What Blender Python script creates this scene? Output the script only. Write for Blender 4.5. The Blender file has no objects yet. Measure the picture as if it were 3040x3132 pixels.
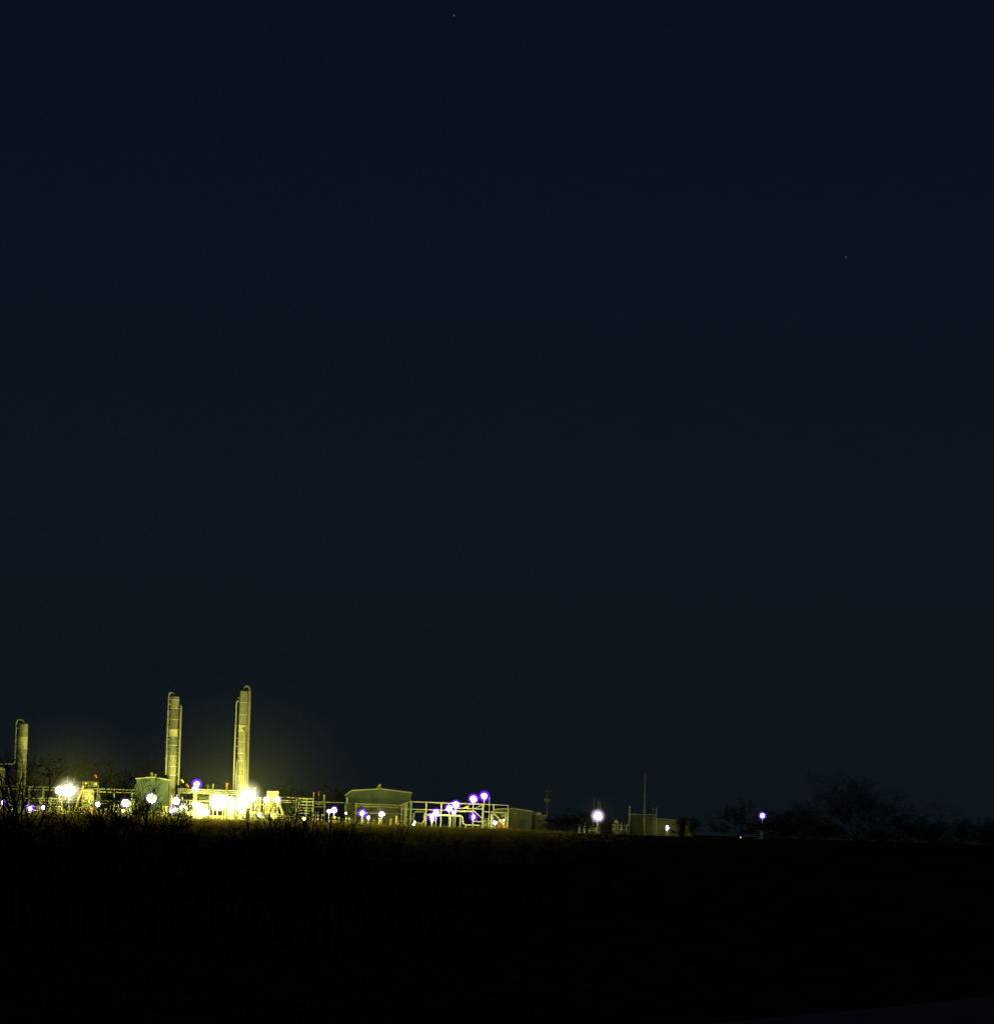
import bpy, math, random
from mathutils import Vector, Matrix
R = math.radians
random.seed(7)
sc = bpy.context.scene
C = sc.collection

# ------------------------------------------------------------------ camera
F_PX, CX, CY = 12000.0, 1520.0, 1566.0          # focal length in photo pixels, photo centre
TILT, ROLL, CAM_Z = math.atan(967 / F_PX), R(1.95), 0.6
_f = Vector((0, math.cos(TILT), math.sin(TILT)))
_r0 = Vector((1, 0, 0)); _u0 = Vector((0, -math.sin(TILT), math.cos(TILT)))
_r = _r0 * math.cos(ROLL) + _u0 * math.sin(ROLL)
_u = _u0 * math.cos(ROLL) - _r0 * math.sin(ROLL)
cam = bpy.data.cameras.new('camera'); cam_o = bpy.data.objects.new('camera', cam); C.objects.link(cam_o)
cam.sensor_fit = 'HORIZONTAL'; cam.sensor_width = 36.0; cam.lens = 36.0 * F_PX / 3040.0
cam.clip_start = 0.5; cam.clip_end = 30000
m = Matrix((_r, _u, -_f)).transposed().to_4x4(); m.translation = (0, 0, CAM_Z)
cam_o.matrix_world = m
sc.camera = cam_o

def P(px, py, Y=1200.0):
    """survey helper: the point at depth Y that the photograph shows at (px, py)"""
    d = _f + _r * ((px - CX) / F_PX) - _u * ((py - CY) / F_PX)
    return Vector((0, 0, CAM_Z)) + d * (Y / d.y)

# ------------------------------------------------------------------ night sky
w = bpy.data.worlds.new('World'); sc.world = w; w.use_nodes = True
nt = w.node_tree; nt.nodes.clear()
tc = nt.nodes.new('ShaderNodeTexCoord'); sep = nt.nodes.new('ShaderNodeSeparateXYZ')
ramp = nt.nodes.new('ShaderNodeValToRGB'); bg = nt.nodes.new('ShaderNodeBackground'); wo = nt.nodes.new('ShaderNodeOutputWorld')
nt.links.new(tc.outputs['Generated'], sep.inputs[0]); nt.links.new(sep.outputs['Z'], ramp.inputs[0])
nt.links.new(ramp.outputs[0], bg.inputs['Color']); nt.links.new(bg.outputs[0], wo.inputs[0])
e = ramp.color_ramp.elements
e[0].position = 0.0; e[0].color = (0.0044, 0.0076, 0.0098, 1)
e[1].position = 0.5; e[1].color = (0.0026, 0.0044, 0.0105, 1)
x = e.new(0.06); x.color = (0.0040, 0.0076, 0.0128, 1)
x = e.new(0.19); x.color = (0.0031, 0.0058, 0.0130, 1)
bg.inputs['Strength'].default_value = 1.0

sc.view_settings.view_transform = 'Standard'; sc.view_settings.look = 'None'
sc.view_settings.exposure = 0.0; sc.view_settings.gamma = 1.0
sc.view_settings.use_curve_mapping = False
cy = sc.cycles
cy.max_bounces = 6; cy.diffuse_bounces = 2; cy.glossy_bounces = 2; cy.transmission_bounces = 4
cy.volume_bounces = 0; cy.transparent_max_bounces = 48
cy.use_denoising = True
sc.render.filter_size = 1.2; sc.render.dither_intensity = 2.0
try: cy.use_light_tree = True
except Exception: pass
LAMP_COL = (1.0, 0.97, 0.19)
LAMP_GAIN = 0.8

# ------------------------------------------------------------------ materials
MATS = {}
def mat(name, col, rough=0.6, metal=0.0, var=0.25, scale=2.0, bump=0.0, stretch=(1, 1, 1), spec=0.4):
    if name in MATS: return MATS[name]
    mt = bpy.data.materials.new(name); mt.use_nodes = True; t = mt.node_tree
    b = t.nodes['Principled BSDF']; b.inputs['Roughness'].default_value = rough; b.inputs['Metallic'].default_value = metal
    b.inputs['Specular IOR Level'].default_value = spec
    co = t.nodes.new('ShaderNodeTexCoord'); mp = t.nodes.new('ShaderNodeMapping'); mp.inputs['Scale'].default_value = stretch
    no = t.nodes.new('ShaderNodeTexNoise'); no.inputs['Scale'].default_value = scale; no.inputs['Detail'].default_value = 6
    no.inputs['Roughness'].default_value = 0.65
    cr = t.nodes.new('ShaderNodeValToRGB')
    a = [max(0, c * (1 - var)) for c in col]; z = [min(1, c * (1 + var)) for c in col]
    cr.color_ramp.elements[0].position = 0.3; cr.color_ramp.elements[0].color = (*a, 1)
    cr.color_ramp.elements[1].position = 0.7; cr.color_ramp.elements[1].color = (*z, 1)
    t.links.new(co.outputs['Object'], mp.inputs[0]); t.links.new(mp.outputs[0], no.inputs['Vector'])
    t.links.new(no.outputs['Fac'], cr.inputs[0]); t.links.new(cr.outputs[0], b.inputs['Base Color'])
    if bump:
        bu = t.nodes.new('ShaderNodeBump'); bu.inputs['Strength'].default_value = bump; bu.inputs['Distance'].default_value = 0.1
        t.links.new(no.outputs['Fac'], bu.inputs['Height']); t.links.new(bu.outputs[0], b.inputs['Normal'])
    MATS[name] = mt; return mt

def ribbed(name, col, rough=0.5, pitch=0.3, var=0.2):
    mt = mat(name, col, rough, var=var + .15, scale=0.5, stretch=(1, 1, .35))
    t = mt.node_tree
    if t.nodes.get('rib'): return mt
    wv = t.nodes.new('ShaderNodeTexWave'); wv.name = 'rib'; wv.bands_direction = 'X'
    wv.inputs['Scale'].default_value = 1.0 / pitch / 3.14
    co = t.nodes.new('ShaderNodeTexCoord'); bu = t.nodes.new('ShaderNodeBump'); bu.inputs['Strength'].default_value = 0.5; bu.inputs['Distance'].default_value = 0.05
    t.links.new(co.outputs['Object'], wv.inputs[0]); t.links.new(wv.outputs['Fac'], bu.inputs['Height'])
    t.links.new(bu.outputs[0], t.nodes['Principled BSDF'].inputs['Normal']); return mt

def emis(name, col, strength):
    if name in MATS: return MATS[name]
    mt = bpy.data.materials.new(name); mt.use_nodes = True; t = mt.node_tree; t.nodes.clear()
    em = t.nodes.new('ShaderNodeEmission'); em.inputs[0].default_value = (*col, 1); em.inputs[1].default_value = strength
    o = t.nodes.new('ShaderNodeOutputMaterial'); t.links.new(em.outputs[0], o.inputs[0]); MATS[name] = mt; return mt

def halo_volume(name, col, strength):
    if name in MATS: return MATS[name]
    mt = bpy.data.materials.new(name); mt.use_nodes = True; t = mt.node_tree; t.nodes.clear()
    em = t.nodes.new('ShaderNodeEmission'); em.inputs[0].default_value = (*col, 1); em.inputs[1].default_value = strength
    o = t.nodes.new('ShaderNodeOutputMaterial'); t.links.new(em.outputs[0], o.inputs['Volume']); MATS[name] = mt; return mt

STEEL = mat('pale_steel', (0.30, 0.30, 0.25), 0.55, var=0.25, scale=1.2)
GALV = mat('galvanised_pipe', (0.42, 0.42, 0.37), 0.45, var=0.2, scale=1.5)
CLAD = mat('insulation_cladding', (0.34, 0.34, 0.28), 0.5, var=0.42, scale=1.6, stretch=(1, 1, 0.5))
CLADB = mat('insulation_cladding_weathered', (0.20, 0.22, 0.18), 0.5, var=0.42, scale=1.6, stretch=(1, 1, 0.5))
CLADY = mat('cream_band', (0.66, 0.63, 0.42), 0.5, var=0.15, scale=0.8)
WHITE = mat('white_paint', (0.72, 0.72, 0.68), 0.5, var=0.12, scale=0.7)
CREAM = mat('cream_paint', (0.62, 0.58, 0.42), 0.5, var=0.2, scale=0.7)
YEL = mat('yellow_paint', (0.70, 0.55, 0.06), 0.5, var=0.15)
ORANGE = mat('orange_paint', (0.60, 0.20, 0.03), 0.5, var=0.2)
RUST = mat('rust_red', (0.16, 0.045, 0.02), 0.8, var=0.3)
GREEN = ribbed('green_sheet', (0.085, 0.135, 0.115), 0.5, 0.3)
TRIM = mat('pale_trim', (0.62, 0.64, 0.45), 0.6, var=0.15)
TAN = ribbed('tan_sheet', (0.15, 0.14, 0.085), 0.6, 0.3)
GREYG = ribbed('grey_green_sheet', (0.14, 0.155, 0.125), 0.6, 0.4)
DARK = mat('dark_steel', (0.06, 0.06, 0.055), 0.6, var=0.3)
GREENEQ = mat('green_enamel', (0.07, 0.12, 0.09), 0.45, var=0.25)
GLASSW = mat('white_panel', (0.75, 0.78, 0.75), 0.3, var=0.1)
WOOD = mat('weathered_wood', (0.16, 0.12, 0.08), 0.9, var=0.3, scale=3, stretch=(1, 1, 0.1))
BARK = mat('bark', (0.045, 0.036, 0.028), 1.0, var=0.35, scale=3, spec=0.0)
BARKL = mat('dry_twigs', (0.10, 0.065, 0.035), 0.95, var=0.35, scale=1)
GRASS = mat('dry_grass_blades', (0.40, 0.33, 0.11), 1.0, var=0.5, scale=0.12, spec=0.0)
_t = GRASS.node_tree; _b = _t.nodes['Principled BSDF']; _src = _b.inputs['Base Color'].links[0].from_socket
_d = _t.nodes.new('ShaderNodeBsdfDiffuse'); _l = _t.nodes.new('ShaderNodeBsdfTranslucent'); _m = _t.nodes.new('ShaderNodeMixShader'); _m.inputs[0].default_value = 0.55
_t.links.new(_src, _d.inputs[0]); _t.links.new(_src, _l.inputs[0]); _t.links.new(_d.outputs[0], _m.inputs[1]); _t.links.new(_l.outputs[0], _m.inputs[2]); _t.links.new(_m.outputs[0], _t.nodes['Material Output'].inputs[0])   # thin dry blades let light through
CONC = mat('concrete', (0.35, 0.34, 0.31), 0.85, var=0.15)

# ------------------------------------------------------------------ mesh builder
class MB:
    def __init__(self): self.v = []; self.f = []
    def add(self, vs, fs):
        o = len(self.v); self.v += [tuple(p) for p in vs]; self.f += [tuple(i + o for i in q) for q in fs]; return self
    def box(self, c, s, rz=0.0, ry=0.0):
        c = Vector(c); h = Vector(s) * 0.5; M = Matrix.Rotation(rz, 3, 'Z') @ Matrix.Rotation(ry, 3, 'Y')
        vs = [c + M @ Vector((sx * h.x, sy * h.y, sz * h.z)) for sx in (-1, 1) for sy in (-1, 1) for sz in (-1, 1)]
        return self.add(vs, [(0, 1, 3, 2), (4, 6, 7, 5), (0, 4, 5, 1), (2, 3, 7, 6), (0, 2, 6, 4), (1, 5, 7, 3)])
    def tube(self, pts, r, n=8, cap=True):
        pts = [Vector(p) for p in pts]; k = len(pts); rs = r if isinstance(r, (list, tuple)) else [r] * k
        vs = []; ref = None
        for i, p in enumerate(pts):
            d = (pts[min(i + 1, k - 1)] - pts[max(i - 1, 0)])
            d = d.normalized() if d.length > 1e-9 else Vector((0, 0, 1))
            if ref is None: ref = Vector((1, 0, 0)) if abs(d.x) < 0.8 else Vector((0, 1, 0))
            a = (ref - d * ref.dot(d)); a = a.normalized() if a.length > 1e-6 else d.orthogonal().normalized()
            b = d.cross(a); ref = a
            for j in range(n):
                t = 2 * math.pi * j / n
                vs.append(p + (a * math.cos(t) + b * math.sin(t)) * rs[i])
        fs = [(i * n + j, i * n + (j + 1) % n, (i + 1) * n + (j + 1) % n, (i + 1) * n + j) for i in range(k - 1) for j in range(n)]
        if cap: fs += [tuple(reversed(range(n))), tuple((k - 1) * n + j for j in range(n))]
        return self.add(vs, fs)
    def lathe(self, c, prof, n=20, axis='Z'):
        c = Vector(c); vs = []; k = len(prof)
        for r, h in prof:
            for j in range(n):
                t = 2 * math.pi * j / n
                if axis == 'Z': q = Vector((r * math.cos(t), r * math.sin(t), h))
                else: q = Vector((h, r * math.cos(t), r * math.sin(t)))
                vs.append(c + q)
        fs = [(i * n + j, i * n + (j + 1) % n, (i + 1) * n + (j + 1) % n, (i + 1) * n + j) for i in range(k - 1) for j in range(n)]
        fs += [tuple(reversed(range(n))), tuple((k - 1) * n + j for j in range(n))]
        return self.add(vs, fs)
    def beam(self, a, b, wd, hg=None):
        a = Vector(a); b = Vector(b); hg = hg or wd; d = (b - a).normalized()
        s = d.cross(Vector((0, 0, 1))); s = s.normalized() if s.length > 1e-4 else Vector((1, 0, 0))
        u = s.cross(d); vs = []
        for p in (a, b):
            for i, j in ((-1, -1), (1, -1), (1, 1), (-1, 1)): vs.append(p + s * (i * wd / 2) + u * (j * hg / 2))
        return self.add(vs, [(0, 3, 2, 1), (4, 5, 6, 7), (0, 1, 5, 4), (1, 2, 6, 5), (2, 3, 7, 6), (3, 0, 4, 7)])
    def prism(self, poly, y0, y1):
        """polygon of (x, z) extruded in y"""
        n = len(poly); vs = [(x, y0, z) for x, z in poly] + [(x, y1, z) for x, z in poly]
        fs = [tuple(range(n)), tuple(reversed(range(n, 2 * n)))] + [(i, i + n, (i + 1) % n + n, (i + 1) % n) for i in range(n)]
        return self.add(vs, fs)
    def ball(self, c, r, n=12, sz=1.0):
        k = n // 2
        return self.lathe(c, [(r * math.sin(math.pi * max(i, 0.02) / k) if i < k else r * 0.02, -r * sz * math.cos(math.pi * i / k)) for i in range(k + 1)], n)
    def build(self, name, material, parent=None, smooth=False):
        me = bpy.data.meshes.new(name); off = parent_world(parent)
        me.from_pydata([(x - off.x, y - off.y, z - off.z) for x, y, z in self.v], [], self.f)
        me.update()
        if smooth: me.polygons.foreach_set('use_smooth', [True] * len(me.polygons))
        me.materials.append(material)
        o = bpy.data.objects.new(name, me); C.objects.link(o)
        if parent is not None: o.parent = parent
        return o

def parent_world(p):
    v = Vector((0, 0, 0))
    while p is not None: v += p.location; p = p.parent
    return v
def tag(o, label, cat, group=None, kind=None):
    if label: o['label'] = label
    if cat: o['category'] = cat
    if group: o['group'] = group
    if kind: o['kind'] = kind
    return o
def thing(name, label, cat, loc, group=None):
    o = bpy.data.objects.new(name, None); C.objects.link(o); o.location = loc; o.empty_display_size = 0.5
    return tag(o, label, cat, group)
def struct(o): o['kind'] = 'structure'; return o
def arc(c, r, a0, a1, n=8):
    return [Vector((c.x + r * math.cos(R(a0 + (a1 - a0) * i / n)), c.y, c.z + r * math.sin(R(a0 + (a1 - a0) * i / n)))) for i in range(n + 1)]

# ------------------------------------------------------------------ terrain
PROF = [(-400, -2.0), (0, -1.1), (40, -3.4), (100, -6.6), (180, -8.6), (400, -11.6), (700, -12.0), (900, -12.0), (985, -11.0), (1030, -7.9), (1065, -4.6), (1110, -1.9), (1150, -0.4), (1168, 0.0), (9000, 0.0)]
def hz(x, y):
    for (a, za), (b, zb) in zip(PROF, PROF[1:]):
        if y <= b:
            t = max(0, min(1, (y - a) / (b - a))); t = t * t * (3 - 2 * t) if y < 400 else t
            z = za + (zb - za) * t; break
    else: z = 0
    k = max(0, min(1, (1150 - y) / 200)) * max(0, min(1, (y - 60) / 100))
    return z + k * (0.45 * math.sin(x * 0.031 + y * 0.017) + 0.3 * math.sin(x * 0.083 - y * 0.041 + 1.3)) - max(0, min(1, (x - 30) / 60)) * 0.0
xs = [-6000, -3000, -1500, -800, -400] + list(range(-260, 261, 5)) + [400, 800, 1500, 3000, 6000]
ys = [-400, -200, 0, 20, 40, 60, 80, 100] + list(range(115, 1169, 14)) + [1168, 1180, 1260, 1400, 1800, 2600, 4000, 8000]
ys = sorted(set(ys))
me = bpy.data.meshes.new('ground')
nx = len(xs)
me.from_pydata([(x, y, hz(x, y)) for y in ys for x in xs], [], [(j * nx + i, j * nx + i + 1, (j + 1) * nx + i + 1, (j + 1) * nx + i) for j in range(len(ys) - 1) for i in range(nx - 1)])
gm = mat('fallow_field', (0.13, 0.095, 0.05), 1.0, var=0.5, scale=0.25, bump=0.6, spec=0.0)
me.materials.append(gm)
ground = bpy.data.objects.new('ground', me); C.objects.link(ground); struct(ground)

ex = list(range(-180, 16, 5)); ey = [1018, 1026, 1030, 1036] + list(range(1043, 1168, 6)) + [1168, 1174]
me = bpy.data.meshes.new('embankment'); nx = len(ex)
me.from_pydata([(x, y + (6 * math.sin(x * .11) + 4 * math.sin(x * .043 + 1) if y < 1030 else 0), hz(x, y + (6 * math.sin(x * .11) + 4 * math.sin(x * .043 + 1) if y < 1030 else 0)) + .06) for y in ey for x in ex], [], [(j * nx + i, j * nx + i + 1, (j + 1) * nx + i + 1, (j + 1) * nx + i) for j in range(len(ey) - 1) for i in range(nx - 1)])
me.materials.append(mat('lamplit_turf', (0.30, 0.25, 0.08), 1.0, var=0.6, scale=0.18, bump=0.6, spec=0.0)); o = bpy.data.objects.new('embankment', me); C.objects.link(o); struct(o)  # paler than the field, cut off where the lamplight on the slope fades

# gravel service pad under the plant and a pale dirt road close to the viewer
mb = MB(); mb.box((-45, 1216, -0.17), (300, 86, 0.36)); struct(mb.build('gravel_pad', mat('gravel', (0.26, 0.24, 0.20), 0.9, var=0.3, scale=1.5)))
rv, rf = [], []
road = [(-4, 140), (4, 165), (10, 188), (17, 214), (25, 244), (34, 276), (44, 308), (58, 350)]
for i, (x, y) in enumerate(road):
    for k in range(9):
        xx = x + 7 * k; rv.append((xx, y, hz(xx, y) + 0.12))
for i in range(len(road) - 1):
    for k in range(8): rf.append((i * 9 + k, i * 9 + k + 1, (i + 1) * 9 + k + 1, (i + 1) * 9 + k))
me = bpy.data.meshes.new('dirt_road'); me.from_pydata(rv, [], rf); me.materials.append(mat('pale_dirt', (0.20, 0.19, 0.19), 0.9, var=0.25, scale=0.4))
o = bpy.data.objects.new('dirt_road', me); C.objects.link(o); struct(o)

# ------------------------------------------------------------------ lamps
VIO = (0.16, 0.0, 1.0)
def glare_volume(name, col, strength, Rm):
    """lens glare built as a glowing volume: brightest at the bulb, fading to clear at the rim"""
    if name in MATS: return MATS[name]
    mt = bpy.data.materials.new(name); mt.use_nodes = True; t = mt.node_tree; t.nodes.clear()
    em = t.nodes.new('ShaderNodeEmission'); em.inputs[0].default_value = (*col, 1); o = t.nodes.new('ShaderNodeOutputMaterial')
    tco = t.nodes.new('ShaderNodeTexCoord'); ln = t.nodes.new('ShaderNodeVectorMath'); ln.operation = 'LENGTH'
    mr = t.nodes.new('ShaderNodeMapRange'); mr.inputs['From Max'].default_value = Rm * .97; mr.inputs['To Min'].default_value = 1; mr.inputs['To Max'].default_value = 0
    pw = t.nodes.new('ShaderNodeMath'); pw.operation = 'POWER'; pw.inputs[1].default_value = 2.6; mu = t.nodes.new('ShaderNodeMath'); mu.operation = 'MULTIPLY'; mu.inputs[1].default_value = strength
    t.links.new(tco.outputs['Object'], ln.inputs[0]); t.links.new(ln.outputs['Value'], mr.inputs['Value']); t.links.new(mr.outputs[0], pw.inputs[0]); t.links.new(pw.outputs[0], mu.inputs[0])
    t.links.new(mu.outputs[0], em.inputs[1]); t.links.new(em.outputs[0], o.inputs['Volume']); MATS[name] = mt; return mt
def lamp(px, py, rc, rh, watts, label, Y=1186.0, base=0.0, post=True, group=None, vio=1.0, bulbs=None, glare_r=0.0):
    """area lamp: post, bracket, one or more white-hot bulbs, added violet fringe and white glare volumes"""
    s = Y / F_PX; c = P(px, py, Y); r = max(rc - (3.4 if watts > 3000 else 2.4), rc * 0.5) * s
    L = thing('area_lamp', label, 'lamp', (c.x, c.y + (r + 0.25 if post else 0), base), group)
    if post:
        top = c.z + r * 0.2
        MB().tube([(c.x, Y + r + 0.25, base), (c.x, Y + r + 0.25, (base + top) / 2), (c.x, Y + r + 0.25, top)], [0.13, 0.11, 0.08], 6).build('post', STEEL, L)
        MB().box((c.x, Y + r + 0.12, c.z + r * 0.2), (0.22, 0.4, 0.22)).build('bracket', DARK, L)
    power = watts * LAMP_GAIN; bl = bulbs or [(0, 0, r / s, 1.0)]
    area = sum((q[2] * s) ** 2 for q in bl)
    for dx, dy, rb_, sz in bl:
        q = c + Vector((dx * s, 0, -dy * s))
        MB().ball(q, rb_ * s, 12, sz).build('bulb', emis('lamp_%d_%d' % (int(power), int(area * 100)), LAMP_COL, power / (4 * math.pi ** 2 * area)), L, True)
        if dx or dy: MB().beam(q + Vector((0, rb_ * s * .8, 0)), (c.x, Y + r + 0.25, q.z), .12).build('arm', DARK, L)
    if rh:
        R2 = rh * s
        MB().ball(c, R2, 24).build('violet_halo', halo_volume('violet_fringe_%d' % int(vio * 10 / R2), VIO, 0.75 * vio / R2), L, True)  # added emissive ball imitating the violet lens fringe, no glass on the lamp
    if glare_r:
        R3 = glare_r * s; g = MB().ball((0, 0, 0), R3, 24).build('glare_ball', glare_volume('lamp_glare_%d_%d' % (int(R3 * 10), int(power > 6000)), (1, .9, .55), 4.6 / R3, R3), None, True)  # added emissive ball imitating the white glare round the bulb
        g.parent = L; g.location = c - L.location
    return L

# ------------------------------------------------------------------ builders
def column(name, label, px, py_ref, top_py, rpx, Y, bands, mats, pipes, group=None, extras=()):
    """tall process column: stacked cladding sections with seam bands, dome, skirt, pipes, nozzles, ladder"""
    X = P(px, py_ref, Y).x; s = Y / F_PX; r = rpx * s; zt = P(px, top_py, Y).z
    T = thing(name, label, 'column', (X, Y, 0), group)
    zs = [zt] + [P(px, b, Y).z for b in bands] + [2.2]
    for i in range(len(zs) - 1):
        a, b = zs[i + 1], zs[i]
        rr = r * (1.0 + 0.012 * ((i * 37) % 3 - 1))
        MB().lathe((X, Y, 0), [(rr, a), (rr, b)], 24).build('cladding_section', mats[i % len(mats)], T, False)
        if i: MB().lathe((X, Y, 0), [(r * 1.09, b - 0.10), (r * 1.09, b + 0.10)], 24).build('seam_band', WHITE, T)
    MB().lathe((X, Y, 0), [(r, zt - 0.02), (r * 0.9, zt + r * 0.22), (r * 0.6, zt + r * 0.42), (0.03, zt + r * 0.5)], 24).build('top_head', CLADB, T, True)
    MB().lathe((X, Y, 0), [(r * 1.12, 0), (r * 1.02, 2.25)], 24).build('skirt', CONC, T)
    for pts, pr in pipes:
        MB().tube([P(a, b, Y - 0.2) if len(q) == 0 else P(a, b, Y + q[0]) for a, b, *q in pts], pr, 8).build('pipe', GALV, T, True)
    for kind, a, b in extras:
        q = P(a, b, Y - r * 0.6)
        if kind == 'nozzle': MB().tube([q, q + Vector((-0.55, -0.5, 0))], 0.17, 8).build('nozzle', STEEL, T)
        if kind == 'clamp': MB().box(q, (0.9, 0.25, 0.22)).build('pipe_clamp', GALV, T)
        if kind == 'flange': MB().lathe(q, [(0.42, -0.1), (0.42, 0.1)], 12).build('flange', GALV, T)
        if kind == 'platform':
            MB().box(q, (1.5, 1.4, 0.14)).build('platform', DARK, T)
    return T, X, r, zt

def ladder(T, px, Y, py0, py1, x_off=0.0):
    a = P(px, py0, Y); b = P(px, py1, Y); X = a.x + x_off
    mb = MB()
    for s in (-0.22, 0.22): mb.beam((X + s, Y, a.z), (X + s, Y, b.z), 0.07)
    mb.build('ladder_rail', GALV, T)
    z = min(a.z, b.z); mb = MB()
    while z < max(a.z, b.z): mb.beam((X - 0.22, Y, z), (X + 0.22, Y, z), 0.05); z += 0.6
    mb.build('ladder_rungs', GALV, T)

def rack(label, px0, px1, Y, tiers, post_px, depth=3.0, pr=0.22, group='pipe racks', matp=GALV, matf=STEEL, rails=()):
    """pipe rack: paired posts with cross beams and level pipes; tiers are (py at px0, number of pipes)"""
    a = P(px0, 2480, Y); b = P(px1, 2480 + (px1 - px0) * 0.034, Y)
    T = thing('pipe_rack', label, 'pipe rack', ((a.x + b.x) / 2, Y + depth / 2, 0), group)
    zs = [P(px0, t[0], Y).z for t in tiers]; top = max(zs)
    for p in post_px:
        x = P(p, 2480 + (p - px0) * 0.034, Y).x
        for yy in (Y + 0.1, Y + depth):
            MB().beam((x, yy, 0), (x, yy, top - 0.1), 0.26).build('post', matf, T)
        for z in zs: MB().beam((x, Y - 0.1, z - pr - 0.12), (x, Y + depth + 0.2, z - pr - 0.12), 0.2).build('cross_beam', matf, T)
    for t, z in zip(tiers, zs):
        for k in range(t[1]):
            yy = Y - 0.02 + (k + 0.3) * depth / t[1]; rr = pr * (0.75 + 0.5 * random.random())
            x0, x1 = a.x, b.x
            if len(t) > 2: x0 = P(t[2], 2480, Y).x; x1 = P(t[3], 2480 + (t[3] - px0) * 0.034, Y).x
            MB().tube([(x0, yy, z + rr - pr), (x1, yy, z + rr - pr)], rr, 8).build('pipe', matp, T, True)
    return T

def vessel(name, label, cat, px, py_top, py_bot, rpx, Y, material=STEEL, legs=False, group=None, extra=True):
    """upright vessel: domed head, shell, bottom head, skirt or legs, top nozzle and side manway"""
    s = Y / F_PX; r = rpx * s; X = P(px, (py_top + py_bot) / 2, Y).x; zt = P(px, py_top, Y).z; zb = max(0, P(px, py_bot, Y).z)
    T = thing(name, label, cat, (X, Y, 0), group)
    hd = min(r * 0.55, (zt - zb) * 0.3); sk = zb if legs else zb + min(0.8, (zt - zb) * 0.15)
    MB().lathe((X, Y, 0), [(r, sk), (r, zt - hd)], 20).build('shell', material, T, True)
    MB().lathe((X, Y, 0), [(r * 1.004, zt - hd), (r * 0.93, zt - hd * 0.55), (r * 0.7, zt - hd * 0.2), (r * 0.3, zt - 0.02), (0.03, zt)], 20).build('head', material, T, True)
    MB().lathe((X, Y, 0), [(r * 1.04, zt - hd - 0.06), (r * 1.04, zt - hd + 0.06)], 20).build('seam_band', GALV, T)
    if legs:
        for ax in (-0.75, 0.75):
            for ay in (-0.6, 0.6): MB().beam((X + ax * r, Y + ay * r, 0), (X + ax * r, Y + ay * r, zb + 0.05), 0.25).build('leg', STEEL, T)
    else: MB().lathe((X, Y, 0), [(r * 1.02, 0), (r * 1.02, sk)], 20).build('skirt', CONC, T)
    if extra:
        MB().tube([(X, Y, zt - 0.05), (X, Y, zt + 0.35)], 0.12, 8).build('nozzle', GALV, T)
        MB().tube([(X, Y - r * 0.95, (zt + zb) / 2), (X, Y - r - 0.25, (zt + zb) / 2)], min(0.35, r * 0.4), 10).build('manway', GALV, T)
    return T

def drum(label, px0, px1, py_axis, rpx, Y, material=STEEL, group=None, name='horizontal_drum'):
    s = Y / F_PX; r = rpx * s; a = P(px0, py_axis, Y); b = P(px1, py_axis + (px1 - px0) * 0.034, Y); z = max(a.z, r + 0.15); L = b.x - a.x
    T = thing(name, label, 'drum', ((a.x + b.x) / 2, Y, 0), group); c = Vector((a.x, Y, z))
    MB().lathe(c, [(0.03, 0), (r * 0.7, 0.05 * L), (r, 0.14 * L), (r, 0.86 * L), (r * 0.7, 0.95 * L), (0.03, L)], 16, 'X').build('shell', material, T, True)
    for k in (0.25, 0.75): MB().box((a.x + k * L, Y, (z - r * 0.5) / 2), (0.35, r * 1.5, z - r * 0.5)).build('saddle', CONC, T)
    MB().tube([(a.x + L * 0.5, Y, z + r * 0.9), (a.x + L * 0.5, Y, z + r + 0.5)], 0.13, 8).build('nozzle', GALV, T)
    return T

def cabinet(label, px0, px1, py_top, Y, dep=1.5, material=CREAM, cat='cabinet', name='equipment_cabinet', group=None, door=True):
    a = P(px0, py_top, Y); b = P(px1, py_top, Y); wd = b.x - a.x; zt = P((px0 + px1) / 2, py_top, Y).z; X = (a.x + b.x) / 2
    T = thing(name, label, cat, (X, Y + dep / 2, 0), group)
    MB().box((X, Y + dep / 2, zt / 2), (wd, dep, zt)).build('body', material, T)
    MB().box((X, Y + dep / 2, zt + 0.04), (wd * 1.08, dep * 1.08, 0.09)).build('roof', GALV, T)
    if door:
        MB().box((X, Y - 0.03, zt * 0.48), (wd * 0.42, 0.05, zt * 0.8)).build('door', STEEL, T)
        MB().box((X + wd * 0.15, Y - 0.08, zt * 0.5), (0.06, 0.06, 0.2)).build('handle', DARK, T)
    return T

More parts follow.
